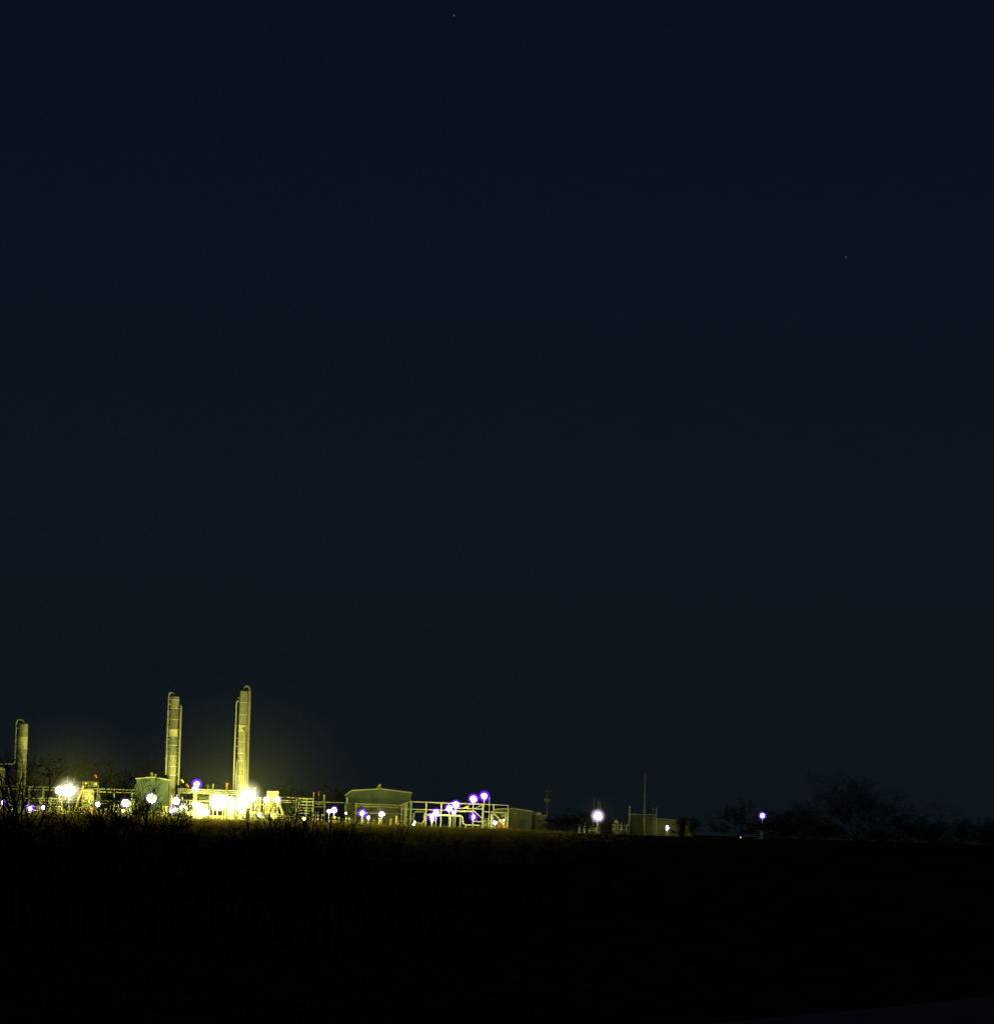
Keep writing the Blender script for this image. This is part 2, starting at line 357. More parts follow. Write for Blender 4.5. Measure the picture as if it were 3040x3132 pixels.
def manifold(label, px0, px1, py_top, Y, seed, group='valve manifolds', material=GALV):
    """valve manifold: two headers on stands with risers, valves and handwheels"""
    rd = random.Random(seed); a = P(px0, 2500, Y); b = P(px1, 2500, Y); zt = P((px0 + px1) / 2, py_top, Y).z; L = b.x - a.x
    T = thing('valve_manifold', label, 'manifold', ((a.x + b.x) / 2, Y, 0), group)
    for z, dy in ((zt * 0.35, 0), (zt * 0.7, 0.5)):
        MB().tube([(a.x, Y + dy, z), (b.x, Y + dy, z)], 0.16, 8).build('header', material, T, True)
    for k in (0.04, 0.5, 0.96): MB().beam((a.x + L * k, Y + 0.25, 0), (a.x + L * k, Y + 0.25, zt * 0.7), 0.16).build('stand', STEEL, T)
    n = max(2, int(L / 1.1))
    for i in range(n):
        x = a.x + L * (i + 0.5 + rd.uniform(-.2, .2)) / n; h = zt * rd.uniform(0.75, 1.0)
        MB().tube([(x, Y, 0.05), (x, Y, h * 0.9), (x, Y + 0.3, h)], rd.uniform(0.09, 0.17), 8).build('riser', material, T, True)
        MB().ball((x, Y - 0.05, h * rd.uniform(0.35, 0.7)), 0.30, 8).build('valve', rd.choice([STEEL, CREAM, GREENEQ, YEL]), T)
        MB().lathe((x, Y - 0.3, h * 0.62), [(0.26, -0.04), (0.26, 0.04)], 10).build('handwheel', rd.choice([RUST, YEL, STEEL]), T)
    return T

# ------------------------------------------------------------------ lattice: the three columns
S = CLAD; D = CLADB
column('process_column', 'tall pale column with gooseneck pipe bent over its top, beside the domed vessel', 64, 2400, 2217, 14.5, 1206,
       [2255, 2290, 2325, 2360, 2395, 2430], [CLAD, CLADY, CLAD, STEEL],
       [([(73, 2219, -.2), (72.5, 2211), (70, 2205), (65, 2202), (58, 2201), (53, 2203), (50.5, 2208), (49.5, 2216), (48, 2255), (46.5, 2295), (45.3, 2330), (43, 2336), (38, 2337.5), (10, 2336.5), (-30, 2335.5)], 0.27)],
       'process columns', [('nozzle', 56, 2228), ('clamp', 51, 2282), ('clamp', 50, 2310), ('flange', 48, 2262), ('nozzle', 79, 2360)])
T2, X2, r2, z2 = column('process_column', 'tall banded column with cream ring and ladder pipe, behind the small green shed', 528, 2300, 2133, 13.6, 1206,
       [2141, 2167, 2201, 2233, 2252, 2280, 2313, 2345, 2372], [CLAD, CLAD, CLADB, D, CLADY, D, CLADB, CLAD, CLAD, STEEL],
       [([(535, 2134, -.2), (534.5, 2127), (531, 2121), (525, 2118), (520, 2119), (517.5, 2124), (516.5, 2135), (514.5, 2180), (511.5, 2260), (508.5, 2340), (507.5, 2370)], 0.30),
        ([(546, 2161, 0.4), (550, 2156, 0), (553.5, 2158), (554.5, 2165), (553, 2200), (550.5, 2270), (548, 2340), (545.5, 2402)], 0.26)],
       'process columns', [('nozzle', 524, 2155), ('nozzle', 522, 2176), ('nozzle', 521, 2223), ('nozzle', 520, 2262), ('nozzle', 519, 2281), ('nozzle', 518, 2300), ('clamp', 550, 2168), ('clamp', 549, 2233), ('clamp', 547, 2267), ('clamp', 546.5, 2290), ('clamp', 546, 2302), ('clamp', 545, 2335), ('clamp', 543, 2368), ('flange', 509, 2270), ('flange', 507, 2320)])
ladder(T2, 543.5, 1204.6, 2395, 2175)
T3, X3, r3, z3 = column('process_column', 'tallest column, with gooseneck riser and full-height side pipes above the brightest flood lamp', 741, 2300, 2116, 14.0, 1206,
       [2149, 2187, 2220, 2237, 2270, 2305, 2328, 2375], [CLAD, CLAD, CLAD, CLADY, CLAD, S, CLAD, STEEL],
       [([(746, 2116, -.2), (746, 2108), (749, 2102), (754, 2099), (760, 2100), (763.5, 2105), (764.5, 2113), (764, 2150), (761, 2230), (759, 2300), (757.5, 2360), (756.5, 2420)], 0.33),
        ([(732, 2146, 0.4), (727, 2142, 0), (724.5, 2145), (723.5, 2155), (722, 2200), (719, 2270), (716.5, 2340), (714.5, 2420)], 0.26),
        ([(742, 2230, -1.2), (746, 2231, -1.75), (748.5, 2235, -1.8), (748.5, 2250, -1.8), (747, 2330, -1.8), (745.5, 2420, -1.8)], 0.24),
        ([(724, 2330, -1.5), (721, 2420, -1.5)], 0.2), ([(754, 2300, -1.5), (750.5, 2420, -1.5)], 0.2)],
       'process columns', [('clamp', 727, 2146), ('flange', 722, 2220), ('clamp', 724, 2258), ('clamp', 723, 2283), ('platform', 727, 2322), ('flange', 761, 2258), ('clamp', 751, 2291), ('nozzle', 737, 2395), ('nozzle', 733, 2135)])

vessel('process_vessel', 'domed greenish vessel cut by a level pipe, beside the gooseneck column', 'vessel', -6, 2344, 2452, 20, 1204, CLAD)

# ------------------------------------------------------------------ pipe racks
rack('long pipe rack carrying two level pipes past the gooseneck column to the green shed', -40, 410, 1198, [(2402, 2), (2411, 1), (2438, 2), (2446, 1)], [-30, 24, 86, 128, 172, 236, 300, 345, 400], 3.0, 0.16, matf=STEEL)
rack('low rack of stacked pipes under the twin flood lamp', 118, 190, 1192, [(2441, 2), (2449, 2), (2457, 2), (2466, 2)], [121, 152, 187], 2.4, 0.17, matp=GALV)
rack('pipe rack bridging from the banded column to the tallest column', 540, 740, 1200, [(2413, 2), (2419, 1), (2425, 2), (2448, 2)], [545, 590, 640, 690, 735], 3.4, 0.20, matp=GALV)
rack('many-tiered pipe rack behind the forked bare trees', 855, 910, 1199, [(2439, 2), (2448, 2), (2454, 2)], [858, 905], 3.0, 0.17)
rack('tiered rack of short pipes next to the grey green tank', 912, 958, 1195, [(2443, 2), (2452, 2), (2462, 2), (2471, 2), (2480, 2), (2488, 2), (2499, 1)], [914, 937, 956], 2.4, 0.19)
rack('open pipe rack between the tiered pipes and the big green shed', 955, 1062, 1201, [(2453, 1), (2459, 2, 960, 990), (2468, 1, 960, 995)], [958, 992, 1055], 3.0, 0.16)
rack('pipe rack along the front of the big green shed', 1085, 1232, 1200, [(2459, 2), (2466, 1), (2486, 1)], [1088, 1160, 1228], 2.2, 0.16, matp=GALV)

# ------------------------------------------------------------------ sheds
def shed(name, label, poly_px, Y, depth, wall, roof_idx, roofmat=TRIM, windows=(), doors=(), lower=None, group=None, trim_h=0.28, over=0.35):
    pts = [P(a, b, Y) for a, b in poly_px]; xz = [(p.x, max(0.0, p.z) if i not in (0, len(pts) - 1) else 0.0) for i, p in enumerate(pts)]
    X = sum(p[0] for p in xz) / len(xz)
    T = thing(name, label, 'shed', (X, Y + depth / 2, 0), group)
    MB().prism(xz, Y, Y + depth).build('wall', wall, T)
    for i in range(roof_idx[0], roof_idx[1]):
        (xa, za), (xb, zb) = xz[i], xz[i + 1]
        d = Vector((xb - xa, 0, zb - za)).normalized()
        e0 = over if i == roof_idx[0] else 0; e1 = over if i == roof_idx[1] - 1 else 0
        a = Vector((xa, 0, za + trim_h * 0.55)) - d * e0; b = Vector((xb, 0, zb + trim_h * 0.55)) + d * e1
        mb = MB(); n = Vector((-d.z, 0, d.x)) * trim_h / 2
        q = [a - n, b - n, b + n, a + n]
        mb.prism([(p.x, p.z) for p in q], Y - over, Y + depth + over); mb.build('roof', roofmat, T)
    if lower:
        a = P(lower[0], lower[2], Y); b = P(lower[1], lower[2], Y)
        MB().box(((a.x + b.x) / 2, Y - 0.03, a.z / 2 + 0.02), (b.x - a.x, 0.05, a.z)).build('lower_wall', lower[3], T)
    for (x0, x1, y0, y1, mt, nm) in windows:
        a = P(x0, y0, Y); b = P(x1, y1, Y)
        f = MB().box(((a.x + b.x) / 2, Y - 0.09, (a.z + b.z) / 2), (b.x - a.x, 0.10, a.z - b.z)).build(nm, mt, T)
        MB().box(((a.x + b.x) / 2, Y - 0.12, b.z - 0.06), (b.x - a.x + 0.2, 0.14, 0.1)).build('sill', TRIM, f)
    for (x0, x1, y0, mt) in doors:
        a = P(x0, y0, Y); b = P(x1, y0, Y)
        f = MB().box(((a.x + b.x) / 2, Y - 0.06, a.z / 2), (b.x - a.x, 0.08, a.z)).build('door', mt, T)
        MB().box((b.x - 0.25, Y - 0.13, a.z * 0.48), (0.08, 0.07, 0.25)).build('handle', GALV, f)
    return T
big = shed('green_shed', 'big green metal shed with pale roof edge and yellow roof cowl', [(1058, 2520), (1058, 2433), (1076, 2420), (1167, 2415), (1257, 2427), (1254, 2528)], 1210, 22, GREEN, (1, 4),
     windows=[(1058.6, 1064, 2440, 2459, GLASSW, 'window'), (1070, 1075, 2428, 2459, GREENEQ, 'window')], lower=(1074, 1224, 2466, TAN), doors=[(1130, 1144, 2494, GREYG), (1205, 1222, 2490, TAN)])
# cowl vent on its roof
a = P(1147, 2415, 1213); b = P(1165, 2415, 1213); t1 = P(1158, 2400, 1213); t2 = P(1165, 2399, 1213)
mb = MB(); mb.prism([(a.x, a.z - 0.3), (b.x - 0.05, a.z - 0.3), (t2.x, t2.z), (t1.x, t1.z - 0.2)], 1212.2, 1214.4)
mb.build('roof_cowl', YEL, big)
small = shed('green_shed', 'small green shed with two roof vents beside the banded column', [(419, 2490), (418, 2384), (466, 2379), (516, 2388), (512, 2500)], 1202, 14, GREEN, (1, 3), windows=[(430, 437, 2440, 2450, GREENEQ, 'window')], doors=[(486, 496, 2472, GREYG)])
for px, py in ((464, 2366), (475, 2371)):
    q = P(px, py, 1206); MB().box((q.x, 1206, q.z - 0.15), (0.75, 0.9, 0.95)).build('roof_vent', CREAM, small)
    MB().box((q.x, 1206, q.z - 0.95), (0.35, 0.4, 0.9)).build('vent_neck', STEEL, small)
ladder(small, 412, 1201.5, 2492, 2398)
low = shed('tan_shed', 'low tan metal building with flat gable beside the orange skid', [(1512, 2530), (1513, 2479), (1567, 2475), (1628, 2484), (1626, 2536)], 1208, 14, GREYG, (1, 3), roofmat=TRIM, doors=[(1571, 1583, 2503, TAN), (1587, 1604, 2506, GREENEQ)], windows=[(1574, 1578, 2487, 2490, GLASSW, 'window')])
ann = shed('tan_shed', 'flat-roofed annex with two white rooftop units next to the utility pole', [(1629, 2534), (1629, 2493), (1674, 2495), (1673, 2538)], 1209, 10, GREYG, (1, 2), roofmat=TRIM, trim_h=0.12, over=0.1)
for px, wd, mt in ((1634, 1.6, WHITE), (1646.5, 1.8, CREAM)):
    q = P(px, 2489.5, 1208.2); T = thing('rooftop_unit', 'bright white rooftop unit on the flat annex' if wd == 1.6 else 'rounded cream rooftop unit on the flat annex', 'rooftop unit', (q.x, 1210, P(px, 2493, 1209).z))
    MB().box((q.x, 1209.8, q.z + 0.05), (wd, 1.6, 0.75)).build('casing', mt, T)
    MB().lathe((q.x, 1209.8, q.z + 0.4), [(0.5, 0), (0.5, 0.12)], 12).build('fan', DARK, T)
dark = shed('grey_shed', 'dark grey mono-pitch shed behind the tall mast, with a lit doorway lamp', [(1929, 2546), (1929, 2496), (2078, 2511), (2077, 2556)], 1204, 14, ribbed('dark_sheet', (0.05, 0.06, 0.048), 0.6, 0.4), (1, 2), roofmat=mat('dark_trim', (0.16, 0.16, 0.12), 0.7), trim_h=0.16, over=0.15, doors=[(2034, 2048, 2530, TAN)])

# ------------------------------------------------------------------ big open steel frame beside the green shed
FY = 1192.0
def pxz(px, py, Y=FY): q = P(px, py, Y); return q
fr = thing('steel_frame', 'long open steel frame of posts and beams beside the big green shed', 'steel frame', (P(1400, 2525, FY).x, FY + 2, 0))
def fpost(px, py0, wd=0.36, yy=FY, mt=STEEL):
    q = P(px, py0, yy); x = P(px - 0.034 * (2490 - py0) * 0, 2500, yy).x
    MB().beam((x, yy, 0), (x, yy, q.z), wd).build('post', mt, fr)
def fbeam(p0, p1, wd=0.3, yy=FY, nm='beam', mt=STEEL):
    MB().beam(P(*p0, yy), P(*p1, yy), wd).build(nm, mt, fr)
for px, t, wd in ((1237, 2457, .34), (1242, 2457, .42), (1256.5, 2454, .42), (1302.5, 2455.5, .44), (1348.5, 2457.5, .38), (1476.5, 2461, .55), (1509, 2462, .30), (1553, 2465, .34)): fpost(px, t, wd)
for px, t in ((1226, 2462), (1302, 2456), (1348, 2458), (1477, 2462), (1552, 2466)): fpost(px + 1.5, t, .26, FY + 4.2)
for px, t, wd in ((1377.5, 2494, .5), (1408, 2493, .42), (1446.5, 2495, .5), (1503, 2490, .5)): fpost(px, t, wd, FY - 0.5)
for a_, b_, wd in (((1226, 2463), (1238, 2458), .24), ((1238, 2457.5), (1256, 2452.5), .24), ((1252, 2452.6), (1340, 2456.2), .32), ((1340, 2456.2), (1476, 2461), .34), ((1476, 2461), (1556, 2464), .26),
                   ((1230, 2475), (1303, 2477.5), .27), ((1303, 2477.5), (1400, 2480), .27), ((1400, 2472.5), (1476, 2475.5), .27), ((1478, 2483.5), (1553, 2487), .30), ((1449, 2513), (1474, 2514), .36),
                   ((1238, 2505.5), (1266, 2506), .2), ((1510, 2476.5), (1555, 2473.8), .24), ((1396, 2482), (1450, 2482.5), .5)): fbeam(a_, b_, wd)
for a_, b_, wd in (((1413, 2474), (1440, 2461), .16), ((1448, 2461), (1447, 2473), .26), ((1455, 2473), (1474, 2463), .16), ((1452, 2482), (1473, 2503), .30), ((1511, 2489), (1528, 2508), .36), ((1528, 2508), (1546, 2532), .36)):
    fbeam(a_, b_, wd, FY - 0.25, 'brace')
MB().tube([P(1303, 2492.5, FY - 1), P(1350, 2494, FY - 1), P(1400, 2496, FY - 1), P(1411, 2496.3, FY - 1)], 0.30, 8).build('pipe', GALV, fr, True)
MB().tube([P(1264, 2510, FY + 1), P(1266, 2490, FY + 1), P(1268, 2485, FY + 1), P(1274, 2483.5, FY + 1), P(1300, 2484.5, FY + 1)], 0.27, 8).build('pipe', CLADB, fr, True)
MB().tube([P(1302, 2487, FY - 1.2), P(1298, 2492, FY - 1.2), P(1297, 2510, FY - 1.2), P(1293, 2517, FY - 1.2), P(1286, 2519, FY - 1.2), P(1268, 2518, FY - 1.2)], 0.22, 8).build('pipe', STEEL, fr, True)
MB().tube([P(1411, 2497, FY - 1.2), P(1415, 2502, FY - 1.2), P(1415.5, 2515, FY - 1.2), P(1417, 2521, FY - 1.2), P(1424, 2524, FY - 1.2), P(1470, 2526, FY - 1.2)], 0.20, 8).build('pipe', GALV, fr, True)
for px in (1424, 1463): MB().beam(P(px, 2525, FY - 1.2), (P(px, 2525, FY - 1.2).x, FY - 1.2, 0), 0.2).build('stand', CONC, fr)
fx = P(1429, 2470, FY - 0.5); MB().ball(fx, 0.55, 10).build('junction_box', YEL, fr)

# ------------------------------------------------------------------ central lit plant: vessels, heater, skids
vessel('storage_tank', 'overexposed white tank on legs below the short capped vent', 'tank', 668, 2428, 2479, 20, 1197, WHITE, True)
vessel('storage_tank', 'slim white upright tank between the legged tank and the tallest column', 'tank', 707, 2436, 2507, 12, 1195, WHITE)
vessel('storage_tank', 'white upright tank right under the brightest flood lamp', 'tank', 741, 2452, 2510, 12, 1195, WHITE)
vessel('storage_tank', 'squat white tank among the ground lamps near the banded column', 'tank', 607, 2456, 2500, 15, 1196, WHITE)
vessel('process_vessel', 'yellow lit domed vessel under a railed platform', 'vessel', 268, 2412, 2484, 19, 1196, CREAM)
vessel('process_vessel', 'grey green tank behind the forked bare tree', 'tank', 888, 2455, 2512, 26, 1206, GREENEQ)
# railed platform over the domed vessel, with its stair
pv = thing('railed_platform', 'railed yellow access platform with stair on top of the domed vessel', 'platform', (P(272, 2480, 1194).x, 1198.5, 0))
a = P(251, 2404, 1196); b = P(299, 2407, 1196)
MB().box(((a.x + b.x) / 2, 1198.5, a.z), (b.x - a.x, 3.2, 0.18)).build('deck', STEEL, pv)
for k in range(6):
    x = a.x + (b.x - a.x) * k / 5; MB().beam((x, 1197, a.z), (x, 1197, a.z + 1.25), 0.10).build('baluster', YEL, pv)
for h in (0.65, 1.25): MB().beam((a.x, 1197, a.z + h), (b.x, 1197, a.z + h), 0.10).build('rail', GALV, pv)
for x in (a.x + 0.15, b.x - 0.15):
    for y in (1197.1, 1199.9): MB().beam((x, y, 0), (x, y, a.z), 0.24).build('post', STEEL, pv)
MB().ball(P(292, 2399, 1196.6), 0.6, 10).build('valve_bonnet', YEL, pv)
MB().ball(P(263, 2396, 1196.6), 0.42, 10).build('valve_bonnet', YEL, pv)
s0 = P(222, 2486, 1193.5); s1 = P(254, 2405, 1193.5)
for dy in (0, 0.9): MB().beam((s0.x, 1195 + dy, 0), (s1.x, 1195 + dy, s1.z), 0.16, 0.3).build('stair_stringer', YEL, pv)
for k in range(1, 22):
    t = k / 22; MB().box((s0.x + (s1.x - s0.x) * t, 1195.45, s1.z * t), (0.3, 0.86, 0.05)).build('stair_tread', STEEL, pv)
MB().beam((s0.x, 1194.95, 1.0), (s1.x, 1194.95, s1.z + 1.0), 0.07).build('rail', YEL, pv)

# heater block with walkway, roof vents and stair
ht = thing('fired_heater', 'tall cream block heater with stair, floodlit from both sides', 'heater', (P(834, 2510, 1198).x, 1200, 0))
a = P(817, 2420, 1197); b = P(852, 2421, 1197)
MB().box(((a.x + b.x) / 2, 1200, a.z * 0.5 + 1.2), (b.x - a.x, 5, a.z - 2.4)).build('casing', CREAM, ht)
for k in (0.08, 0.92):
    for y in (1197.8, 1202.2): MB().beam((a.x + (b.x - a.x) * k, y, 0), (a.x + (b.x - a.x) * k, y, 2.5), 0.3).build('leg', STEEL, ht)
for z in (3.6, 5.8, 8.0): MB().box(((a.x + b.x) / 2, 1197.42, z), (b.x - a.x + 0.15, 0.16, 0.2)).build('stiffener', STEEL, ht)
for k in (0.2, 0.5, 0.8): MB().box((a.x + (b.x - a.x) * k, 1197.42, 5), (0.16, 0.12, 7.6)).build('stiffener', STEEL, ht)
MB().tube([(b.x - 0.45, 1200, a.z - 0.1), (b.x - 0.45, 1200, a.z + 0.7)], 0.18, 8).build('vent_pipe', STEEL, ht)
s0 = P(876, 2512, 1194); s1 = P(848, 2453, 1194)
for dy in (0, 0.9): MB().beam((s0.x, 1195.5 + dy, 0), (s1.x, 1195.5 + dy, s1.z), 0.16, 0.35).build('stair_stringer', CREAM, ht)
for k in range(1, 18):
    t = k / 18; MB().box((s0.x + (s1.x - s0.x) * t, 1195.95, s1.z * t), (0.3, 0.86, 0.05)).build('stair_tread', STEEL, ht)
MB().beam((s0.x, 1195.45, 1.0), (s1.x, 1195.45, s1.z + 1.0), 0.08).build('rail', CREAM, ht)
drum('long yellow drum lying below the block heater', 826, 872, 2497, 9, 1192, CREAM, name='horizontal_drum')
drum('pale drum lying beside the twin ground lamps near the banded column', 516, 566, 2482, 7, 1195, WHITE)
drum('pale drum lying between the ground lamps and the legged tank', 640, 690, 2499, 5, 1190, TAN)
drum('small drum lying by the squat white tank', 572, 600, 2490, 7, 1190, CREAM)
drum('pale drum high behind the pipe bridge', 604, 640, 2440, 6, 1208, STEEL)

# equipment along the ground
cabinet('white cabinet with lamp glare beside the small green shed', 384, 402, 2452, 1194, 2, WHITE)
cabinet('orange metal box on the ground beside the stair of the domed vessel', 267, 283, 2473, 1190, 1.2, ORANGE, 'box', 'metal_box')
cabinet('cream cube box between the orange box and the white cabinet', 318, 332, 2475, 1190, 1.2, CREAM, 'box', 'metal_box')
cabinet('dull brown box between the orange box and the cream cube', 303, 312, 2478, 1190, 1.2, TAN, 'box', 'metal_box')
cabinet('bright yellow drum-high box below the twin flood lamp', 190, 200, 2475, 1190, 1.0, YEL, 'box', 'metal_box')
cabinet('yellow box beside the outermost violet lamp', -8, 8, 2470, 1190, 1.2, YEL, 'box', 'metal_box')
cabinet('pale cabinet in front of the small green shed by its corner', 497, 512, 2466, 1191, 1.4, CREAM)
cabinet('tan electrical cabinet under the pipe bridge', 620, 636, 2462, 1202, 1.4, CREAM)
cabinet('tall cream cabinet behind the valve wheels beside the block heater', 784, 800, 2440, 1204, 2, CREAM)
cabinet('yellow pump box beside the shed door of the big green shed', 1192, 1199, 2506, 1192, 0.8, YEL, 'box', 'metal_box')
cabinet('low white box at the foot of the double posts', 1036, 1041, 2500, 1192, 0.8, YEL, 'box', 'metal_box')
cabinet('grey cabinet behind the open steel frame', 1482, 1494, 2505, 1198, 1.4, GREYG)
mf = [('valve manifold of pale risers beside the gooseneck column', 14, 42, 2452), ('valve manifold between the gooseneck column and the low rack', 74, 116, 2456), ('valve manifold in front of the low rack of stacked pipes', 134, 182, 2466),
      ('valve manifold below the railed platform stair', 204, 238, 2462), ('valve manifold beneath the domed vessel', 240, 292, 2460), ('valve manifold next to the cream cube box', 330, 366, 2452), ('tall valve manifold beside the white cabinet', 366, 384, 2440),
      ('valve manifold at the wall of the small green shed', 404, 420, 2440), ('valve manifold before the small green shed door', 446, 496, 2476), ('valve manifold at the foot of the banded column', 516, 560, 2420), ('valve manifold under the pipe bridge beside the squat tank', 560, 600, 2440),
      ('valve manifold next to the slim white tank', 716, 734, 2465), ('tall valve manifold between flood lamp and block heater', 762, 812, 2440), ('low valve manifold with dark wheels before the block heater', 770, 815, 2472), ('valve manifold at the foot of the heater stair', 868, 906, 2488),
      ('valve manifold below the tiered rack of short pipes', 908, 956, 2492), ('valve manifold beside the capped rack post', 958, 992, 2482), ('valve manifold below the double violet lamp', 1004, 1034, 2492), ('low valve manifold before the big green shed corner', 1040, 1082, 2499),
      ('low valve manifold between the violet post lamps', 1096, 1150, 2503), ('low valve manifold beside the white-topped bollard', 1216, 1234, 2505), ('low pipe manifold inside the open steel frame', 1262, 1300, 2513), ('valve manifold behind the diagonal braces', 1480, 1500, 2500)]
for i, (lb, a, b, t) in enumerate(mf):
    yy = 1193 + (i * 5 % 4)
    manifold(lb, a, b, t, yy, 100 + i)
# bollards and short posts standing by the big shed
for px, t, lb, mt, rr in ((1213, 2497, 'tall white-topped yellow bollard before the big green shed', YEL, 0.28), (1058, 2500, 'short yellow bollard under the small round lamp', YEL, 0.22), (1108, 2500, 'pale stub post under a violet lamp', CREAM, 0.25), (1161, 2504, 'cream stub post under the flared lamp', CREAM, 0.3), (1025, 2498, 'yellow bollard beside the double violet lamp', YEL, 0.3), (1069, 2504, 'round-capped green post beside the short yellow bollard', GREENEQ, 0.3), (1321, 2512, 'stout pale post under the teardrop lamp in the steel frame', STEEL, 0.3)):
    q = P(px, t, 1190); T = thing('bollard', lb, 'bollard', (q.x, 1190, 0), 'bollards and stub posts')
    MB().tube([(q.x, 1190, 0), (q.x, 1190, q.z)], rr, 10).build('post', mt, T, True)
    MB().ball((q.x, 1190, q.z), rr * 1.03, 10, 0.6).build('cap', WHITE, T, True)
    MB().lathe((q.x, 1190, 0), [(rr * 1.8, 0), (rr * 1.8, 0.08)], 10).build('base', CONC, T)
# thin vents and stacks above the racks
for px, t, lo, lb, mt, rr in ((652, 2402, 2425, 'short capped vent pipe above the legged tank', GALV, .17), (636, 2406, 2425, 'dull grey vent stub beside the capped vent pipe', CLADB, .28), (694.5, 2399, 2420, 'orange vent stack above the pipe bridge', ORANGE, .36), (780, 2413, 2440, 'white-capped vent beside the flood lamp', WHITE, .2), (976, 2425, 2436, 'rust red vent stack over the open rack', RUST, .32),
                            (992, 2435, 2455, 'pale capped post over the open rack', GALV, .28), (960, 2427, 2446, 'thin vent with a tan ball cap over the tiered rack', CREAM, .12), (207, 2379, 2410, 'thin vent with bright cap above the twin flood lamp', GALV, .1), (226, 2383, 2412, 'thin vent with small cap behind the twin flood lamp', GALV, .09)):
    yy = 1203.5; q = P(px, t, yy); T = thing('vent_stack', lb, 'vent', (q.x, yy, 0), 'thin vents above the racks')
    zl = P(px, lo, yy).z
    MB().tube([(q.x, yy, 0), (q.x, yy, zl)], min(rr, .15), 8).build('support_post', DARK, T, True)
    MB().tube([(q.x, yy, zl - .1), (q.x, yy, q.z)], rr, 8).build('pipe', mt, T, True)
    MB().lathe((q.x, yy, q.z), [(rr * 1.7, 0), (rr * 1.6, 0.14), (rr * .4, 0.42)], 10).build('cap', mt, T, True)
for px, py, lb in ((293, 2375, 'red orange windsock on a thin pole beside the railed platform'), (558, 2390, 'tan windsock on a thin pole beside the banded column'), (574, 2404, 'orange windsock on a short pole beside the banded column')):
    yy = 1202.2; q = P(px - 4, py - 5, yy); T = thing('windsock', lb, 'windsock', (q.x, yy, 0), 'windsocks')
    MB().tube([(q.x, yy, 0), (q.x, yy, q.z + 0.1)], 0.06, 6).build('pole', DARK, T)
    e = P(px + 4, py + 5, yy); MB().tube([q, q.lerp(e, .5) + Vector((0, 0, .1)), e], [0.34, 0.28, 0.18], 8).build('sleeve', ORANGE if px != 558 else CREAM, T, True)
# floodlit orange skid under the frame
sk = thing('equipment_skid', 'floodlit orange equipment skid with white hoods under the steel frame', 'skid', (P(1533, 2530, 1196).x, 1196, 0))
a = P(1522, 2500, 1196); b = P(1552, 2500, 1196)
MB().box(((a.x + b.x) / 2, 1197, 1.5), (b.x - a.x, 2.4, 1.6)).build('body', ORANGE, sk)
MB().box(((a.x + b.x) / 2, 1197, 0.35), (b.x - a.x + 0.6, 2.6, 0.7)).build('base', DARK, sk)
MB().box(((a.x + b.x) / 2 - .5, 1196.8, 2.7), (1.7, 1.8, 0.9)).build('engine_cover', CREAM, sk)
q = P(1542, 2494, 1195); MB().box((q.x, 1195.6, q.z), (1.5, 1.2, 0.5), 0, R(-18)).build('hood', WHITE, sk)
q = P(1546, 2503, 1195); MB().box((q.x, 1195.6, q.z), (0.8, 1.2, 1.4), 0, R(14)).build('hood', WHITE, sk)
q = P(1546, 2516, 1195); MB().box((q.x, 1195.5, q.z), (0.9, 1.0, 0.5)).build('fuel_box', YEL, sk)
# utility pole with transformers
up = thing('utility_pole', 'wooden utility pole with crossarms and two transformers beside the annex', 'utility pole', (P(1673, 2500, 1190).x, 1190, 0))
ux = P(1673, 2480, 1190).x; uz = P(1675, 2416, 1190).z
MB().tube([(ux, 1190, 0), (ux, 1190, uz)], [0.2, 0.13], 8).build('pole', WOOD, up)
for z in (uz - 0.5, uz - 1.8): MB().box((ux, 1189.8, z), (2.2, 0.12, 0.14)).build('crossarm', WOOD, up)
for z in (uz - 0.5, uz - 1.8):
    for k in (-.95, -.4, .4, .95): MB().lathe((ux + k, 1189.8, z + .07), [(.05, 0), (.07, .12), (.03, .2)], 6).build('insulator', GALV, up)
for k in (-.45, .45): MB().lathe((ux + k, 1189.7, uz - 3.6), [(.24, 0), (.26, .2), (.26, .9), (.1, 1.05)], 10).build('transformer', STEEL, up)
# masts and frame by the dark shed
def mast(px, t, r0, r1, lb, yy=1198, mt=STEEL, name='mast', rungs=0, group=None):
    q = P(px, t, yy); x = P(px - (2530 - t) * 0.034, 2530, yy).x; T = thing(name, lb, 'mast', (x, yy, 0), group)
    MB().tube([(x, yy, 0), (x, yy, q.z * .5), (x, yy, q.z)], [r0, (r0 + r1) / 2, r1], 8).build('pole', mt, T)
    MB().lathe((x, yy, 0), [(r0 * 2.2, 0), (r0 * 2.2, .3)], 10).build('base', CONC, T)
    for k in range(rungs): MB().box((x, yy, q.z * (k + 1) / (rungs + 1)), (r0 * 2.6, r0 * 2.6, .12)).build('collar', DARK, T)
    return T
mast(1975, 2368, .30, .14, 'tall thin antenna mast rising behind the dark grey shed', 1199, STEEL, 'antenna_mast', 6)
mast(1817, 2438, .09, .05, 'faint whip mast beside the lone bright lamp', 1200)
mast(1830.5, 2450, .13, .09, 'taller of two pale posts above the lone bright lamp', 1199)
mast(1836.5, 2455, .13, .09, 'shorter of two pale posts above the lone bright lamp', 1199)
gf = thing('goalpost_frame', 'goalpost shaped pipe frame in front of the dark grey shed', 'pipe frame', (P(1968, 2545, 1196).x, 1196, 0))
a = P(1926.5, 2466, 1196); b = P(2008.5, 2469, 1196); x0 = P(1924.5, 2530, 1196).x; x1 = P(2006.5, 2530, 1196).x
MB().tube([(x0, 1196, 0), (x0, 1196, a.z)], .13, 8).build('post', TRIM, gf)
